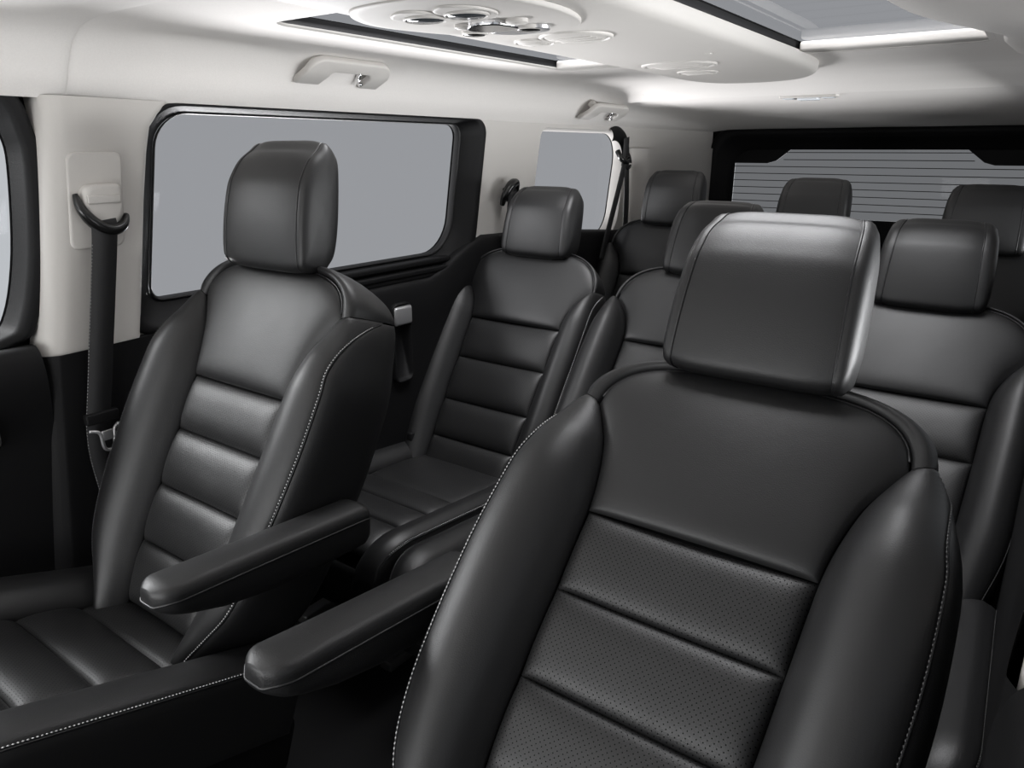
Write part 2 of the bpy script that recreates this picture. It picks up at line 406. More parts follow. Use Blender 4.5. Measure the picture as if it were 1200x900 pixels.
    for z in zs:
        t = max(0, (z + .405) / .505)
        yf = .597 + .090 * t ** .8; yr = float(np.interp(z, [-.405, -.28, -.1, .0, .06, .10], [.802, .826, .860, .882, .900, .955]))
        pl_ = crom2([(yf - .010, .03), (yf - .008, .0), (yf, -.022), (yf + .018, -.034), (yf + .05, -.036), (yr - .05, -.022), (yr - .010, -.016), (yr + .004, -.002)], 5, False)
        for y, d in pl_: V.append((X(d + (.012 if z > .085 else 0)), y, z))
    f_ = gridf(len(zs), 36); struct('trim_7' if sg < 0 else 'trim_8', (V, f_ if sg > 0 else [q[::-1] for q in f_]), TRIM)
    # sliding door and side trim below the belt line
    V = []; ys = np.linspace(.80, YR, 50)
    for y in ys:
        top = float(np.interp(y, [.8, 1.80, 1.95, 2.05, 2.4, 3.1, 4.3], [-.40, -.40, -.33, -.288, -.30, -.36, -.37]))
        for z, d in crom2([(top, .015), (top - .006, -.008), (top - .03, -.018), (top - .10, -.022), (top - .2, -.018), (-.9, -.014), (ZF, -.012)], 4, False): V.append((X(d), y, z))
    f_ = gridf(len(ys), 25); struct('trim_9' if sg < 0 else 'trim_10', (V, f_ if sg < 0 else [q[::-1] for q in f_]), BLK)
    # D pillar cream cover and upper rear corner trim
    V = []
    zs = np.linspace(-.37, .004, 12)
    for z in zs:
        for y, d in crom2([(3.165, .01), (3.168, -.01), (3.185, -.03), (3.23, -.035), (3.33, -.033), (3.40, -.018), (3.50, -.010), (3.9, -.010), (YR, -.010)], 4, False): V.append((X(d), y, z))
    f_ = gridf(len(zs), 33); struct('trim_11' if sg < 0 else 'trim_12', (V, f_ if sg > 0 else [q[::-1] for q in f_]), TRIM)

# ---------------------------------------------------------------- rear tailgate
tg = bpy.data.objects.new('door_3', None); COL.objects.link(tg); tg.location = (XC, YR, ZF); tg['kind'] = 'structure'
def tp(nm, VF, m, sm=True):
    return obj(nm, ([(v[0] - XC, v[1] - YR, v[2] - ZF) for v in VF[0]], VF[1]), m, tg, smooth=sm)
gl = [(-1.49, -.36), (-.04, -.36), (-.04, -.075), (-.225, -.075), (-.27, -.062), (-.375, .022), (-.42, .034), (-.765, .042), (-1.11, .034), (-1.155, .022), (-1.26, -.062), (-1.305, -.075), (-1.49, -.075)]
gl = [(x, z) for x, z in gl]
fr_o = rrect(-1.63, .10, -.55, .112, .10)
wall_r = holed([(XL - .06, ZF), (XR + .06, ZF), (XR + .06, .14), (XL - .06, .14)], [gl], lambda x, z: (x, YR + .045, z)); tp('tailgate_panel', wall_r, BLK, False)
L = [[(x, YR + d, z) for x, z in rrect(-1.63 + o_, .10 - o_, -.55, .112 - o_, .12)] for o_, d in ((0, .06), (0, .0), (.006, -.012), (.03, -.014), (.045, -.004), (.055, .02), (.10, .03), (.115, .045))]
tp('window_frame', loft(L), BLK)
tp('glass_pane', holed(gl, [], lambda x, z: (x, YR + .05, z)), TINTR, False)
hv = []
for k in range(10):
    z = .020 - k * .0375
    xa, xb = (-1.49, -.04) if z < -.075 else ((-1.15, -.38) if z > .0 else (-1.22, -.31))
    hv.append(tube([(xa, YR + .047, z), (xb, YR + .047, z)], .0021, 5))
hw_ = tp('heating_wires', join(*hv), mat('heater_wire', (.03, .03, .03), .5)[0]); hw_['kind'] = 'stuff'

# ================================================================== SEATS
class Seat: pass
def make_params(front):
    p = Seat()
    k = 1.0 if front else 1.17
    p.front = front
    p.vj = .165 if front else .135
    a = [(-.54, .09), (-.50, .100), (-.42, .114), (-.34, .130), (-.228, .139), (-.113, .144), (0, .149), (.047, .156), (.10, .171), (.13, .186), (.165, .207)]
    if not front: a = [(-.60, .150), (-.49, .160), (-.30, .170), (-.147, .176), (0, .181), (.04, .188), (.08, .205), (.11, .228), (.135, .252)]
    p.a = np.array(a)
    Wd = [(-.54, .135), (-.48, .155), (-.42, .200), (-.37, .238), (-.31, .260), (-.24, .273), (-.1, .285), (.0, .285), (.05, .280), (.1, .263), (.135, .250), (.165, .235)]
    if not front: Wd = [(-.60, .22), (-.49, .255), (-.35, .285), (-.2, .290), (0, .293), (.05, .288), (.10, .276), (.135, .264)]
    p.W = np.array(Wd)
    p.B = np.array([(-.60, .035), (-.45, .045), (-.3, .058), (.02, .060), (.08, .045), (.12, .024), (p.vj, .007)])
    p.D = .135 if front else .10
    p.seams = [0, -.113, -.228, -.34, -.455] if front else [0, -.147, -.30, -.43, -.55]
    p.vt = .25 if front else .268
    p.vb = -.53 if front else -.56
    # stitch line height against v
    p.ws = np.array([(-.6, .045), (.04, .042), (.08, .030), (.12, .0), (.150, -.045), (p.vj, -.085)]) if front else np.array([(-.6, .03), (.0, .03), (.06, .02), (.10, -.01), (p.vj, -.06)])
    return p
def cr1(tab, x):
    P = tab; i = int(np.clip(np.searchsorted(P[:, 0], x) - 1, 0, len(P) - 2))
    x0, x1 = P[i, 0], P[i + 1, 0]; t = (x - x0) / (x1 - x0); h = x1 - x0
    def sl(j):
        if j <= 0: return (P[1, 1] - P[0, 1]) / (P[1, 0] - P[0, 0])
        if j >= len(P) - 1: return (P[-1, 1] - P[-2, 1]) / (P[-1, 0] - P[-2, 0])
        return (P[j + 1, 1] - P[j - 1, 1]) / (P[j + 1, 0] - P[j - 1, 0])
    m0, m1 = sl(i) * h, sl(i + 1) * h
    return (2 * t ** 3 - 3 * t * t + 1) * P[i, 1] + (t ** 3 - 2 * t * t + t) * m0 + (-2 * t ** 3 + 3 * t * t) * P[i + 1, 1] + (t ** 3 - t * t) * m1
def section(p, v):
    key = round(v, 6)
    if key in p.cache: return p.cache[key]
    a, W, B, D = cr1(p.a, v), cr1(p.W, v), cr1(p.B, v), p.D; g = W - a
    P = crom([(a, -.006, 0), (a + .08 * g, .25 * B, 0), (a + .26 * g, .74 * B, 0), (a + .52 * g, B, 0), (a + .80 * g, .86 * B, 0), (a + .955 * g, .48 * B, 0), (W, -.005, 0), (W + .001, -.05, 0), (W - .006, -D * .75, 0), (W - .016, -D * .93, 0), (W - .04, -D, 0)], 10)[:, :2]
    L = np.r_[0, np.cumsum(np.linalg.norm(np.diff(P, axis=0), axis=1))]
    ws = min(float(cr1(p.ws, v)), .75 * B)
    ipk = int(np.argmax(P[:, 1])); j = ipk
    while j < len(P) - 1 and P[j, 1] > ws: j += 1
    f = (P[j - 1, 1] - ws) / (P[j - 1, 1] - P[j, 1] + 1e-9); ls = L[j - 1] + f * (L[j] - L[j - 1])
    p.cache[key] = (P, L, ls); return p.cache[key]
def body(p, v, x):
    """x in [0,1]: inner seam to stitch line; [1,2]: stitch line to back edge"""
    P, L, ls = section(p, v)
    l = x * ls if x <= 1 else ls + (x - 1) * (L[-1] - ls)
    u = np.interp(l, L, P[:, 0]); w_ = np.interp(l, L, P[:, 1])
    lift = .042 * max(0, min(1, (v + .06) / (p.vj + .06))) ** 1.6 * (l / L[-1]) ** .8
    return np.array((u, v + lift, w_))
def arc(p, s):      # s -1..1 : front arc of shoulder seam
    uj = cr1(p.a, p.vj); x = abs(s)
    vv = p.vj + (p.vt - p.vj) * (1 - x ** 3.2) ** .62
    return np.array((uj * math.sin(s * math.pi / 2) ** 1 if False else uj * np.sign(s) * (1 - (1 - x) ** 1.25), vv, 0.))
def headrest(p):
    # closed side profile (v up, w forward) in its own frame, base front at origin
    D, H = (.080 if p.front else .092), (.245 if p.front else .240)
    prof = crom([(.004, .004), (.03, .009), (.09, .010), (.15, .006), (.19, -.002), (.215, -.016), (.230, -.038), (H, -.06), (.222, -.085), (.19, -D), (.10, -D - .004), (.03, -D + .002), (.006, -D + .020), (-.004, -.06), (-.005, -.018)], 4, True) if False else None
    pts = [(.002, .002), (.03, .008), (.09, .010), (.15, .006), (.180, -.003), (.207, -.017), (.227, -.036), (H, -.054), (.230, -.072), (.200, -D - .001), (.10, -D - .004), (.035, -D + .002), (.008, -D + .016), (-.004, -.050), (-.006, -.016)]
    C = crom2(pts, 5, True); n = len(C); cen = np.array([.112, -.038])
    def hwid(v): return (.109 if p.front else .106) - .010 * min(1, max(0, v / H)) ** 1.3 - .007 * max(0, (v / H - .78) / .22) ** 2
    def P3(c, x):
        v, w_ = c; return np.array((x, v, w_))
    # main wrap
    V = []; xs = np.linspace(-1, 1, 15)
    for x in xs:
        for c in C:
            crown = 1 - abs(x) ** 6; q = cen + (c - cen) * (1 - .045 * (1 - crown)) + np.array([0, .004 * (1 - x * x) if c[1] > -.03 else 0])
            V.append(P3(q, x * hwid(c[0])))
    F = [];
    for i in range(len(xs) - 1):
        for k in range(n): F.append((i * n + k, i * n + (k + 1) % n, (i + 1) * n + (k + 1) % n, (i + 1) * n + k))
    wrap = (V, F)
    V = []; rings = [(.955, 0.0), (.960, .003), (.955, .009), (.92, .015), (.83, .020), (.6, .024), (.3, .0255), (.0001, .026)]
    for sc, out in rings:
        for c in C:
            q = cen + (c - cen) * sc; V.append(P3(q, hwid(q[0]) + out * (.85 if p.front else 1.3)))
    F = []
    for i in range(len(rings) - 1):
        for k in range(n): F.append((i * n + k, i * n + (k + 1) % n, (i + 1) * n + (k + 1) % n, (i + 1) * n + k))
    side = (V, F)
    ring = [P3(cen + (c - cen) * .957, hwid(c[0]) + .0005) for c in C]
    pipe = tube(ring, .0017, 6, True)
    return wrap, side, pipe
def seat_meshes(p):
    M = {}; p.cache = {}
    av = lambda v: cr1(p.a, v)
    ins = []
    for i in range(len(p.seams) - 1):
        v1, v0 = p.seams[i], p.seams[i + 1]
        fn = lambda s, t, v0=v0, v1=v1: ((2 * s - 1) * av(v0 + (v1 - v0) * t), v0 + (v1 - v0) * t, -.004 * math.cos((2 * s - 1) * 1.57))
        ins.append(patch(fn, 34, 20, .0125, .007, 12, 2.6))
    M['insert'] = ins
    # upper panel (Coons)
    vj = p.vj
    def B0(s): return np.array(((2 * s - 1) * av(0), 0, 0.))
    def T0(s): return arc(p, 2 * s - 1)
    def Lf(t): return np.array((-av(t * vj), t * vj, 0.))
    def Rt(t): return np.array((av(t * vj), t * vj, 0.))
    def coons(s, t):
        q = (1 - t) * B0(s) + t * T0(s) + (1 - s) * Lf(t) + s * Rt(t) - ((1 - s) * (1 - t) * B0(0) + s * (1 - t) * B0(1) + (1 - s) * t * T0(0) + s * t * T0(1))
        return q + np.array((0, 0, .010 * math.sin(math.pi * s) * (.3 + .7 * t * (2 - t)) * (1 - t ** 6)))
    M['upper'] = patch(coons, 36, 28, .011, .003, 12, 9)
    # bolsters and sides
    vb = p.vb
    M['bolster'] = patch(lambda s, t: body(p, vb + (vj - vb) * t, s), 26, 54, .0, .0025, 26, 40)
    M['side'] = patch(lambda s, t: body(p, vb + (vj - .002 - vb) * t, 1 + s), 14, 40, .001, .002, 16, 30)
    # top roll
    def side_end(t, sg):
        q = body(p, vj, 2 * t) if False else None
        P, L, ls = section(p, vj); l = t * L[-1]; u = np.interp(l, L, P[:, 0]); w_ = np.interp(l, L, P[:, 1]); lift = .042 * (l / L[-1]) ** .8
        return np.array((sg * u, vj + lift, w_))
    ub = side_end(1, 1)[0]; vbk = side_end(1, 1)[1]
    def bk(s): x = 2 * s - 1; return np.array((ub * x, vbk + .042 * (1 - x ** 4), -p.D))
    def roll(s, t):
        q = (1 - t) * T0(s) + t * bk(s) + (1 - s) * side_end(t, -1) + s * side_end(t, 1) - ((1 - s) * (1 - t) * T0(0) + s * (1 - t) * T0(1) + (1 - s) * t * bk(0) + s * t * bk(1))
        x = abs(2 * s - 1); a_ = math.sin(math.pi * t) ** .75 * (1 - x ** 5)
        return q + np.array((np.sign(2 * s - 1) * .008 * a_ * x ** 3, .018 * a_ * (1 - .6 * x ** 2), .003 * a_ * (1 - t)))
    M['roll'] = patch(roll, 40, 16, .001, .002, 40, 14)
    def back(s, t):
        x = 2 * s - 1; e_ = body(p, vb + (vj - vb) * t, 2)
        return np.array((x * e_[0], e_[1] + .042 * (1 - x ** 4) * t ** 6, -p.D - .012 * (1 - x * x)))
    M['back'] = patch(back, 16, 16, .003, .0, 8, 8, flip=True)
    M['seam_block'] = patch(lambda s, t: ((2 * s - 1) * (av(vb + (vj - vb) * t) + .012), vb + (vj + .005 - vb) * t, -.022), 8, 12)  # dark plate added behind the panels to block light through the seams
    # stitching next to the bolster edge and along shoulder arc
    pts = [body(p, v, .985) + np.array((.0008, 0, .0012)) for v in np.linspace(vb + .02, vj - .01, 60)]
    M['st'] = pts
    seam = [body(p, v, 1.0) + np.array((0, 0, .0)) for v in np.linspace(vb + .01, vj - .004, 50)]
    M['edge_piping'] = tube(seam, .0017, 6)
    A = [arc(p, s) + np.array((0, .000, -.0004)) for s in np.linspace(-.985, .985, 50)]
    M['arc_piping'] = tube(A, .0019, 6)
    M['hr'] = headrest(p)
    return M
def cushion_meshes(front):
    hi, hs = (.158, .275) if front else (.18, .282)
    ln = .50 if front else .60
    sm = [0.0, .0] ; M = {}
    seams = [-.06, .105, .218, .33, .44] if front else [-.08, .20, .31, .42, .53]
    ins = []
    for i in range(len(seams) - 1):
        y0, y1 = seams[i], seams[i + 1]
        last = i == len(seams) - 2
        def fn(s, t, y0=y0, y1=y1, last=last):
            y = y0 + (y1 - y0) * t
            if last: return np.array(((1 - 2 * s) * hi, -(y0 + (y1 - y0) * math.sin(t * 1.57)), -.05 * (1 - math.cos(t * 1.57))))
            return np.array(((1 - 2 * s) * hi, -y, 0.))
        ins.append(patch(fn, 26, 14, .011, .007, 14, 3.2, flip=True) if not True else patch(fn, 26, 16, .0135, .007, 12, 2.6))
    M['ins'] = ins
    yE = ln
    def sec_(x):
        P = crom2([(hi, -.006), (hi + .010, .014), (hi + .035, .036), (hi + .068, .044), (hs - .022, .042), (hs - .004, .034), (hs + .002, .020), (hs + .004, -.03), (hs, -.11)], 8, False)
        L = np.r_[0, np.cumsum(np.linalg.norm(np.diff(P, axis=0), axis=1))]; ls = L[44]
        l = x * ls if x <= 1 else ls + (x - 1) * (L[-1] - ls); return np.interp(l, L, P[:, 0]), np.interp(l, L, P[:, 1])
    def cb(s, t, o=0):
        u, h_ = sec_(s + o); y = -.07 + (yE + .07) * t; r_ = .11
        dr = 0.
        if y > yE - r_:
            k = (y - (yE - r_)) / r_; dr = .10 * (1 - math.sqrt(max(0, 1 - k * k))); u = u - .025 * k * k * (u - hi) / (hs - hi)
        return np.array((u, -y, h_ - dr))
    M['bol'] = patch(lambda s, t: cb(s, t), 20, 30, 0, .003, 24, 40, flip=True)
    M['side'] = patch(lambda s, t: cb(s, t, 1), 10, 30, .001, .001, 20, 20, flip=True)
    M['st'] = [cb(.975, t) + np.array((.0005, 0, .001)) for t in np.linspace(.02, .95, 50)]
    M['piping'] = tube([cb(1.0, t) for t in np.linspace(.0, 1, 40)], .0017, 6)
    # base pan and front apron
    M['apron'] = patch(lambda s, t: ((1 - 2 * s) * (hs - .02), -(yE - .012) + .05 * t * t, -.045 - .13 * t), 12, 8, .008, .0, 8, 8)
    M['pan'] = join(box(-hs + .01, hs - .01, -yE + .04, .10, -.20, -.09, .02))
    return M
def armrest(sg=1):
    # local: x lateral, y backward(+)/forward(-), z up ; pivot at origin(rear)
    Lr = .385; st = []
    ts = [0, .012, .03, .07, .14, .25, .4, .6, .8, .93, .98, 1.0]
    def shape(t):
        half = .038 * (1 - (1 - min(1, t / .09)) ** 2.6 * .60) * (1 - .55 * max(0, (t - .95) / .05) ** 2)
        top = .0 - .007 * (1 - min(1, t / .06)) ** 2 - .012 * max(0, (t - .94) / .06) ** 2
        bot = -float(np.interp(t, [0, .012, .05, .12, .25, .45, .7, .95, 1], [.030, .034, .042, .052, .066, .076, .077, .072, .056]))
        return half, top, bot
    def ring(t, n=28):
        half, top, bot = shape(t); P = []
        for k in range(n):
            a = 2 * math.pi * k / n; c, s = math.cos(a), math.sin(a); e = .38
            x = half * np.sign(c) * abs(c) ** e; zz = (top + bot) / 2 + (top - bot) / 2 * np.sign(s) * abs(s) ** (.55)
            if s > 0: zz += .004 * (1 - (x / half) ** 2)
            if s < -.2: x *= 1 - .22 * (abs(s) - .2)
            P.append((x, -Lr * (1 - t), zz))
        return P
    tt = np.interp(np.linspace(0, 1, 34), np.linspace(0, 1, len(ts)), ts)
    b = loft([ring(t) for t in tt], True, True, True)
    def edge(s_):
        o = []
        for t in np.linspace(0.002, .985, 40):
            half, top, bot = shape(t); dz = .018; hh = (top - bot) / 2; q = (hh - dz) / hh
            sn = math.copysign(abs(q) ** (1 / .55), q); c = math.sqrt(1 - sn * sn) ** .38
            o.append(np.array((s_ * half * c, -Lr * (1 - t), top - dz + (.004 * (1 - c * c) if sn > 0 else 0))))
        return o
    left, right = edge(-1), edge(1)
    nose = [np.array((x * shape(.002)[0] * .97, -Lr - .0006, shape(0)[1] - .018)) for x in np.linspace(1, -1, 9)][1:-1]
    pipe = tube(right[::-1] + nose + left, .0018, 6)
    return b, pipe
HT = R(20)
FP, RP = make_params(True), make_params(False)
FM, RM = seat_meshes(FP), seat_meshes(RP); FC, RC = cushion_meshes(True), cushion_meshes(False)
cache = {}
def cm(key, VF, m):
    if key not in cache: cache[key] = mesh(key[0], VF[0], VF[1], m)
    return cache[key]
def build_seat(name, front, O, rec, hinge, label, group, arms=(), hr_tilt=20., hr_dx=0., slope=None, pale='right'):
    M, C, k = (FM, FC, 'f') if front else (RM, RC, 'r')
    base = (O[0], hinge[0] - .25, ZF)
    root = empty(name, base, label, 'seat', group)
    rx = R(90 - rec); lo = (0, O[1] - base[1], O[2] - base[2])
    def P(nm, key, VF, m, par=None, l=None, r=None):
        o = link(nm, cm((nm, key, k, m.name), VF, m), par or root, l if l is not None else (lo if par is None else None), 0)
        o.rotation_euler = (r if r is not None else (rx if par is None else 0), 0, 0)
        return o
    for i, VF in enumerate(M['insert']): P('insert_panel', 'bi%d' % i, VF, PERF)
    P('upper_panel', 'up', M['upper'], LEA)
    for sd, fl in (('r', False), ('l', True)):
        g = (lambda VF: mirror(VF)) if fl else (lambda VF: VF)
        b = P('side_bolster', 'bo' + sd, g(M['bolster']), LEA)
        P('side_panel', 'si' + sd, g(M['side']), LEA)
        P('edge_piping', 'ep' + sd, g(M['edge_piping']), LEAD, b)
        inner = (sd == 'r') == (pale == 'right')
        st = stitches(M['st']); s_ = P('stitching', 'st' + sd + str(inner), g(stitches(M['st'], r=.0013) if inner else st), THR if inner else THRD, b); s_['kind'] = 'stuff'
    P('top_roll', 'ro', M['roll'], LEA); P('seat_back', 'ba', M['back'], LEA); P('seam_light_block', 'co', M['seam_block'], RUB)
    P('shoulder_piping', 'ap', M['arc_piping'], LEAD)
    # headrest
    r = R(rec); vv, ww = .235, .035
    hl = (hr_dx, lo[1] + vv * math.sin(r) - ww * math.cos(r), lo[2] + vv * math.cos(r) + ww * math.sin(r))
    wrap, side, pipe = M['hr']
    h = P('headrest', 'hr', wrap, LEA, None, hl, R(90 - rec + hr_tilt))
    P('headrest_side', 'hsr', side, LEA, h); P('headrest_side', 'hsl', mirror(side), LEA, h)
    P('headrest_piping', 'hpr', pipe, LEAD, h); P('headrest_piping', 'hpl', mirror(pipe), LEAD, h)
    posts = join(tube([(-.055, -.06, -.035), (-.055, .05, -.045)], .006, 10), tube([(.055, -.06, -.035), (.055, .05, -.045)], .006, 10))
    P('headrest_post', 'pp', tube([(-.055, -.06, -.035), (-.055, .05, -.045)], .006, 10), GLOSS, h); P('headrest_post', 'pq', tube([(.055, -.06, -.035), (.055, .05, -.045)], .006, 10), GLOSS, h)
    # cushion
    cl = (0, hinge[0] - base[1], hinge[1] - base[2]); sl = R(-(slope if slope is not None else (19 if front else 6)))
    for i, VF in enumerate(C['ins']): P('cushion_insert', 'ci%d' % i, VF, PERF, None, cl, sl)
    for sd, fl in (('r', False), ('l', True)):
        g = (lambda VF: mirror(VF)) if fl else (lambda VF: VF)
        b = P('cushion_bolster', 'cb' + sd, g(C['bol']), LEA, None, cl, sl)
        P('cushion_side', 'cs' + sd, g(C['side']), LEA, None, cl, sl)
        P('cushion_piping', 'cp' + sd, g(C['piping']), LEAD, b)
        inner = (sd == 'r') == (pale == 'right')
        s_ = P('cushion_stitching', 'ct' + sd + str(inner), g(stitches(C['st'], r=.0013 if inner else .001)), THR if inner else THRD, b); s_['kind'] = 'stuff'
    P('cushion_front', 'ca', C['apron'], LEA, None, cl, sl)
    P('seat_pan', 'pan', C['pan'], BLK, None, cl, sl)
    # pedestal
    ph = hinge[1] - .16 - ZF
    ped = join(box(-.20, .20, -.14, .16, 0, ph, .015)); link('pedestal', mesh('pedestal', ped[0], ped[1], BLK), root)
    for x in (-.17, .17):
        rl = box(x - .02, x + .02, -.25, .27, 0, .03, .005); link('floor_rail', mesh('floor_rail', rl[0], rl[1], SIL), root)
    for (x, y, z, tilt) in arms:
        b, pipe = ARM
        a = link('armrest', cm(('armrest', 'a', '', ''), b, LEA), root, (x - base[0], y - base[1], z - base[2])); a.rotation_euler = (R(tilt), 0, 0)
        link('armrest_piping', cm(('armrest_piping', 'a', '', ''), pipe, LEAD), a)
    return root
ARM = armrest()
G1, G2, G3 = 'front row seats', 'second row seats', 'third row seats'
build_seat('front_seat', True, (-1.2, .771, -.437), 30, (.58, -.866), 'black leather front seat beside the left pillar, its cushion and armrest in view', G1, arms=((-.88, .775, -.585, -4.5),), hr_dx=-.012)
build_seat('front_seat', True, (-.28, .777, -.466), 50.5, (.455, -.79), 'largest black leather seat, nearest on the right, back strongly reclined', G1, arms=((-.61, .75, -.583, -7.5),), pale='left', hr_tilt=27., hr_dx=-.005)
build_seat('passenger_seat', False, (-1.372, 1.925, -.554), 34, (1.60, -.975), 'second row seat beside the big side window, perforated cushion in view', G2)
build_seat('passenger_seat', False, (-.786, 1.931, -.55), 42, (1.57, -.975), 'second row middle seat, mostly hidden behind the large near headrest', G2)
build_seat('passenger_seat', False, (-.205, 2.034, -.603), 36, (1.66, -.99), 'second row seat at far right behind the near seat, wide headrest with bright piping', G2, pale='left')
build_seat('passenger_seat', False, (-1.334, 2.946, -.536), 30, (2.62, -.975), 'rear row seat by the cream corner pillar, left of the rear window', G3)
build_seat('passenger_seat', False, (-.742, 2.946, -.556), 30, (2.62, -.995), 'rear row middle seat, only its headrest seen against the rear window', G3)
build_seat('passenger_seat', False, (-.155, 2.946, -.566), 30, (2.62, -1.0), 'rear row seat at the right edge, headrest in front of rear window', G3)

# ================================================================== OVERHEAD CONSOLE
def zcon(x, y):
    hw = .205 * (1 - max(0, (y - 2.05) / .4601) ** 2.4) ** .5 if y > 2.05 else .205 * (1 - .12 * max(0, (1.1 - y) / .5) ** 2)
    return hw
con = empty('overhead_console', (XC, 1.5, .232), 'long cream overhead console with reading lamps and air vents along the roof centre', 'console')
V = []; ys = np.r_[np.linspace(.55, 2.05, 30), 2.05 + .46 * np.sin(np.linspace(.08, 1.55, 16))]
nn = 33
def con_pt(y, q):
    hw = zcon(0, y); x = math.sin(q * math.pi / 2) * hw; k = 1.0 if y < 2.05 else max(0, 1 - ((y - 2.05) / .4601) ** 3.5)
    drop = .042 * (max(0, 1 - abs(q) ** 2.6)) ** .6 * k ** .6
    return (x, y - 1.5, -drop - (.006 if y > 1.9 else 0) * k * (1 - abs(q) ** 2) * min(1, (y - 1.9) / .3))
for y in ys:
    for q in np.linspace(-1, 1, nn): V.append(con_pt(y, q))
obj('housing', (V, gridf(len(ys), nn)), TRIM, con)
def disc(cx, cy, rx_, ry_, z, prof, n=28):
    L = [[(cx + rx_ * s * math.cos(2 * math.pi * k / n), cy + ry_ * s * math.sin(2 * math.pi * k / n), z + d) for k in range(n)] for s, d in prof]
    return loft(L, True, False, True)
zb = -.0425
RING = [(1.08, .004), (1.08, -.001), (1.0, -.0035), (.96, -.002), (.945, .002)]
def lampunit(nm, x, y, rx_, ry_, lens, rimm=TRIM):
    r_ = obj(nm, disc(x - XC, y - 1.5, rx_, ry_, zb, RING), rimm, con)
    obj('lens', disc(x - XC, y - 1.5, rx_ * .95, ry_ * .95, zb, [(1, .000), (.9, -.0035), (.0, -.0045)]), lens, r_)
    return r_
def plate(pts, z, m, nm, t=.003):
    c = np.mean(pts, 0); C2 = crom2(pts, 5, True)
    L = [[(c[0] + (x - c[0]) * s - XC, c[1] + (y - c[1]) * s - 1.5, z + d) for x, y in C2] for s, d in ((1.0, .004), (1.0, -t * .6), (.98, -t), (.9, -t))]
    return obj(nm, loft(L, True, False, True), m, con)
plate([(-.93, .92), (-.90, 1.03), (-.85, 1.10), (-.765, 1.13), (-.68, 1.12), (-.63, 1.06), (-.61, .95), (-.63, .84), (-.70, .79), (-.83, .79), (-.90, .84)], zb + .0015, TRIM, 'control_panel', .0035)
plate([(-.845, .87), (-.83, .93), (-.79, .945), (-.765, .91), (-.77, .86), (-.80, .84)], zb - .002, TRIM, 'lamp_surround'); plate([(-.76, .87), (-.75, .93), (-.715, .95), (-.685, .92), (-.685, .87), (-.72, .84)], zb - .002, TRIM, 'lamp_surround')
zb0 = zb; zb = zb0 - .005
lampunit('reading_lamp', -.80, .895, .033, .028, DLENS); lampunit('reading_lamp', -.725, .90, .033, .028, DLENS)
lampunit('switch', -.722, 1.055, .022, .020, GLOSS); lampunit('switch', -.826, 1.047, .020, .020, GLOSS)
lampunit('button', -.70, .99, .017, .014, TRIM); lampunit('button', -.80, .985, .014, .012, TRIM)
plate([(-.80, 1.0), (-.775, 1.03), (-.72, 1.025), (-.725, .975), (-.77, .965)], zb, CHR, 'dome_lamp_lens', .005)
plate([(-.79, 1.045), (-.77, 1.085), (-.70, 1.08), (-.70, 1.045)], zb, SIL, 'dome_lamp_switch', .003)
zb = zb0
for (x, y, rx_, ry_) in ((-.73, 1.215, .062, .060), (-.825, 1.225, .036, .036), (-.765, 1.75, .085, .070), (-.79, 1.93, .05, .045)):
    v_ = lampunit('air_vent', x, y, rx_, ry_, TRIM)
    obj('slat', join(*[box(x - XC - rx_ * .7, x - XC + rx_ * .7, y - 1.5 + d - .0015, y - 1.5 + d + .0015, zb - .005, zb - .001, .0006, 1) for d in (-ry_ * .35, 0, ry_ * .35)]), TRIM, v_)
obj('retaining_tab', box(.12, .135, .10, .115, -.041, -.034, .003), TRIM, con)
# ================================================================== REAR DOME LAMP
rl = empty('dome_lamp', (XC, 2.925, .189), 'small white dome lamp on the rear headliner behind the roof bow', 'lamp', None)
obj('base', box(-.10, .10, -.03, .03, -.012, .001, .005), TRIM, rl)
obj('lens', box(-.035, .035, -.026, .026, -.020, -.011, .004), LENS, rl)
for x in (-.068, .068): obj('lens', box(x - .02, x + .02, -.022, .022, -.015, -.011, .003), LENS, rl)

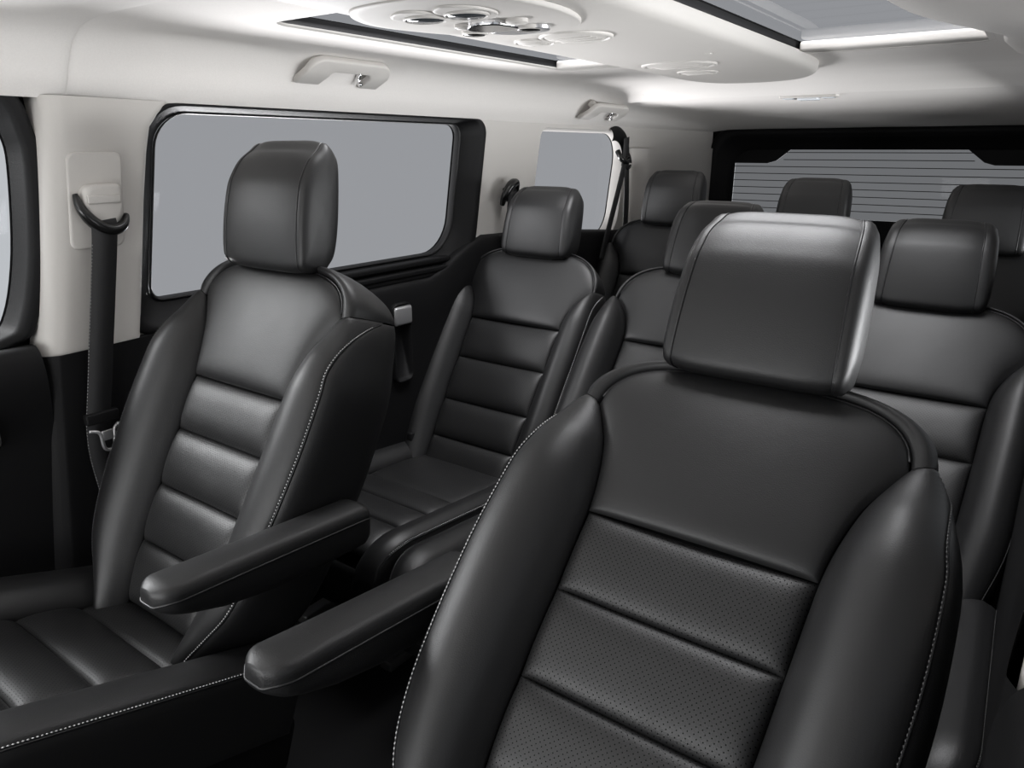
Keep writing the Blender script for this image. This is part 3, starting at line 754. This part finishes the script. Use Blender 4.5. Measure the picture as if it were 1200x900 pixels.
# ================================================================== GRAB HANDLES
def grab(yc, ln, x, z, label, group, slope=.74):
    g = empty('grab_handle', (x, yc, z), label, 'handle', group)
    t = np.array((slope, 0, math.sqrt(1 - slope ** 2))); n = np.array((t[2], 0, -t[0])); h = ln / 2
    out = rrect(-h, h, -.055, .040, (.042, .042, .006, .006), 6)
    inn = rrect(-h + .074, h - .064, -.09, .004, (.014, .014, .001, .001), 4)
    # C outline: outer arc over the top, feet pointing down
    top = [p for p in out if p[1] > -.0549]
    inner = [p for p in inn if p[1] > -.03]
    outer = [(h, -.055)] + out[:14] + [(-h, -.055)]
    poly = outer + [(-h + .074, -.055)] + inner[::-1] + [(h - .064, -.055)]
    seen = []
    for p in poly:
        if not seen or math.dist(p, seen[-1]) > 1e-4: seen.append(p)
    bm = bmesh.new(); vs = [bm.verts.new((p[0], p[1], 0)) for p in seen]; f = bm.faces.new(vs)
    r_ = bmesh.ops.extrude_face_region(bm, geom=[f]); 
    for v in [e for e in r_['geom'] if isinstance(e, bmesh.types.BMVert)]: v.co.z = .020
    bmesh.ops.recalc_face_normals(bm, faces=bm.faces[:])
    ed = [e for e in bm.edges if abs(e.verts[0].co.z - e.verts[1].co.z) < 1e-6]
    bmesh.ops.bevel(bm, geom=ed, offset=.0055, segments=3, affect='EDGES', profile=.5)
    bmesh.ops.triangulate(bm, faces=[f for f in bm.faces if len(f.verts) > 4])
    V = []
    for v in bm.verts:
        foot = max(0, min(1, (-.02 - v.co.y) / .035)); y, m, w_ = v.co.x, v.co.y, v.co.z
        off = .012 + w_ - foot * .018
        V.append(t * m + n * off + np.array((0, y, 0)))
    bm.verts.index_update(); F = [tuple(v.index for v in f.verts) for f in bm.faces]; bm.free()
    obj('grip', (V, F), TRIM, g)
    def q(y, m, w_): return t * m + n * w_ + np.array((0, y, 0))
    obj('coat_hook', tube([q(h - .080, -.004, .006), q(h - .080, -.018, .010), q(h - .080, -.032, .016), q(h - .080, -.034, .024), q(h - .080, -.026, .028)], .0042, 8), CHR, g)
    obj('hook_mount', tube([q(h - .112, .0, .008), q(h - .070, .0, .008)], .007, 8), BLK, g)
    for sy in (-h + .035, h - .03): obj('mounting_foot', tube([q(sy, .012, -.012), q(sy, .012, .016)], .016, 12), TRIM, g)
    return g
grab(1.400, .275, -1.536, .203, 'cream grab handle with coat hook above the big side window', 'cream grab handles')
grab(2.815, .30, -1.545, .160, 'small cream grab handle above the quarter window, further back', 'cream grab handles')

# ================================================================== SEAT BELTS
def strap(name, C, wv, parent=None, th=.0012, m=WEB):
    """webbing along points C with half-width vector wv(i)"""
    C = [np.array(c, float) for c in C]; V = []
    for i, c in enumerate(C):
        a = C[min(i + 1, len(C) - 1)] - C[max(i - 1, 0)]; wd = np.array(wv(i / (len(C) - 1)) if callable(wv) else wv, float)
        n = np.cross(a, wd); n = n / np.linalg.norm(n) * th
        V += [c - wd + n, c + wd + n, c + wd - n, c - wd - n]
    F = []
    for i in range(len(C) - 1):
        for k in range(4): F.append((i * 4 + k, i * 4 + (k + 1) % 4, (i + 1) * 4 + (k + 1) % 4, (i + 1) * 4 + k))
    F += [(0, 3, 2, 1), tuple(len(V) - 4 + k for k in range(4))]
    return V, F
def bpillar_belt(sg, label):
    def X(d): return XC + sg * (HW + d)
    ox = X(-.03)
    a = empty('seat_belt', (ox, .72, -.14), label, 'seat belt', None)
    def Q(x, y, z): return (x - ox, y - .72, z + .14)
    # height adjuster plate
    PL = [(y, z) for y, z in rrect(.690, .800, -.195, -.005, .016)]
    def yz(y, z): return y + .12 * (z + .10)
    L = [[Q(X(-.030 - d), yz(.745 + (y - .745) * s, -.10 + (z + .10) * s2), -.10 + (z + .10) * s2) for y, z in PL] for s, s2, d in ((1, 1, .0), (1, 1, .007), (.97, .98, .0105), (.90, .94, .0105))]
    obj('adjuster_plate', loft(L, True, False, True), TRIM, a)
    C2 = crom2([(.715, -.072), (.76, -.066), (.785, -.07), (.79, -.10), (.785, -.135), (.76, -.155), (.735, -.145), (.712, -.115)], 5, True)
    L = [[Q(X(-.040 - d), yz(.75 + (y - .75) * s, z), -.11 + (z + .11) * s) for y, z in C2] for s, d in ((1.0, 0), (1.0, .014), (.93, .021), (.75, .023))]
    obj('guide_cover', loft(L, True, False, True), TRIM, a)
    obj('adjuster_button', box(*sorted((Q(X(-.060), 0, 0)[0], Q(X(-.067), 0, 0)[0])), .715 - .72, .782 - .72, -.105 + .14, -.088 + .14, .003), TRIM, a)
    arc_ = crom([Q(X(-.050), .700, -.085), Q(X(-.058), .704, -.115), Q(X(-.062), .725, -.145), Q(X(-.062), .755, -.158), Q(X(-.058), .782, -.150), Q(X(-.050), .796, -.130)], 6)
    obj('belt_guide', tube(arc_, lambda t: .013 - .008 * (abs(2 * t - 1)) ** 2, 10), GLOSS, a)
    C = [Q(X(-.060), .740, -.135), Q(X(-.068), .736, -.165), Q(X(-.066), .710, -.30), Q(X(-.064), .680, -.45), Q(X(-.062), .655, -.60), Q(X(-.06), .665, -.80), Q(X(-.055), .64, -1.10)]
    Cw = crom(C, 5); obj('webbing', strap('w', Cw, (0, .026, .003)), WEB, a)
    # stitched inner edge
    ed = [c + np.array((-sg * .0018, -.0255, 0)) for c in Cw[6:]]
    s_ = obj('stitching', stitches(ed, .007, .0035, .0006), THR, a); s_['kind'] = 'stuff'
    # stopper and tongue
    z0 = -.545
    obj('belt_stopper', box(*sorted((Q(X(-.056), 0, 0)[0], Q(X(-.074), 0, 0)[0])), (.632 - .72), (.700 - .72), z0 - .010 + .14, z0 + .014 + .14, .004), BLK, a)
    t_ = obj('tongue', tube(crom([Q(X(-.070), .634, z0 - .022), Q(X(-.076), .652, z0 - .030), Q(X(-.078), .656, z0 - .065), Q(X(-.078), .676, z0 - .068), Q(X(-.076), .682, z0 - .030), Q(X(-.070), .696, z0 - .020)], 5), .0038, 8), SIL, a)
    obj('tongue_plate', box(*sorted((Q(X(-.075), 0, 0)[0], Q(X(-.080), 0, 0)[0])), .655 - .72, .678 - .72, z0 - .048 + .14, z0 - .026 + .14, .002), SIL, a)
    return a
bpillar_belt(-1, 'black front seat belt hanging from the cream left pillar, with buckle tongue')
# C pillar guide beside the second row seat
cb = empty('seat_belt', (-1.595, 2.19, -.146), 'black belt guide on the cream pillar behind the second row headrest', 'seat belt', 'rear seat belts')
obj('belt_guide', tube(crom([(.005, -.03, -.045), (.022, -.035, -.01), (.028, -.005, .025), (.025, .03, .03), (.008, .055, .0)], 6), lambda t: .017 - .008 * abs(2 * t - 1), 10), GLOSS, cb)
obj('guide_cover', box(-.004, .02, -.02, .045, -.035, .015, .008), BLK, cb)
obj('webbing', strap('w', crom([(.028, .0, .0), (.020, .0, -.10), (.012, .0, -.30), (.008, .0, -.5)], 5), (0, .023, 0)), WEB, cb)
# quarter window belts (two straps falling from the rear corner)
qb = empty('seat_belt', (-1.60, 3.08, -.02), 'black third row belt with two straps across the quarter window', 'seat belt', 'rear seat belts')
obj('belt_guide', tube(crom([(.0, -.03, .012), (.022, -.035, -.02), (.03, .0, -.035), (.022, .04, -.02), (.0, .05, .01)], 6), .012, 10), GLOSS, qb)
obj('ring', tube([(.028 + .004 * math.cos(a), .02 + .022 * math.cos(a), -.04 + .026 * math.sin(a)) for a in np.linspace(0, 6.0, 20)], .005, 8), GLOSS, qb)
obj('webbing', strap('w', crom([(.012, .03, .07), (.018, .018, .03), (.024, .0, -.03)], 6), (0, .024, .004)), WEB, qb)
obj('webbing', strap('w', crom([(.026, -.005, -.04), (.03, -.075, -.18), (.032, -.155, -.34), (.03, -.20, -.45)], 6), (0, .021, -.004)), WEB, qb)
obj('webbing', strap('w', crom([(.026, .012, -.04), (.034, .010, -.18), (.04, .0, -.36), (.04, -.01, -.5)], 6), (0, .023, 0)), WEB, qb)
def ccov(sx, t):
    a = R(112 - 118 * sx); rr = .098 + .062 * t; b0 = 3.140 - .13, .068 - .13
    z = b0[1] + rr * math.sin(a); y = b0[0] + rr * math.cos(a); y += .22 * (z + .13)
    return (XL + .004 + .016 * math.sin(math.pi * t) ** .6 - 0 - qb.location.x, y - qb.location.y, z - qb.location.z)
obj('belt_corner_cover', patch(ccov, 20, 8), BLK, qb)
# floor buckle between cushions
fb = empty('belt_buckle', (-1.585, 1.64, -.93), 'small black belt buckle at the rear corner of the second row cushion', 'buckle', None)
obj('housing', box(-.012, .012, -.018, .018, -.03, .03, .006), BLK, fb); obj('stalk', tube([(0, .005, -.03), (.005, .02, -.12)], .006, 8), BLK, fb)
# ================================================================== SLIDING DOOR FITTINGS
dh = empty('door_handle', (XL + .022, 1.62, -.50), 'grey inner door handle below the big window, behind the left seat', 'handle', None)
obj('bezel', loft([[(.002 + d, y * s, z * s2 - .09) for y, z in rrect(-.042, .042, -.13, .13, .022)] for s, s2, d in ((1, 1, -.01), (1, 1, .008), (.95, .98, .012), (.86, .95, .011), (.83, .94, -.002))], True, False, True), BLK, dh)
obj('lever', box(.004, .022, -.038, .038, -.030, .030, .008), SIL, dh)
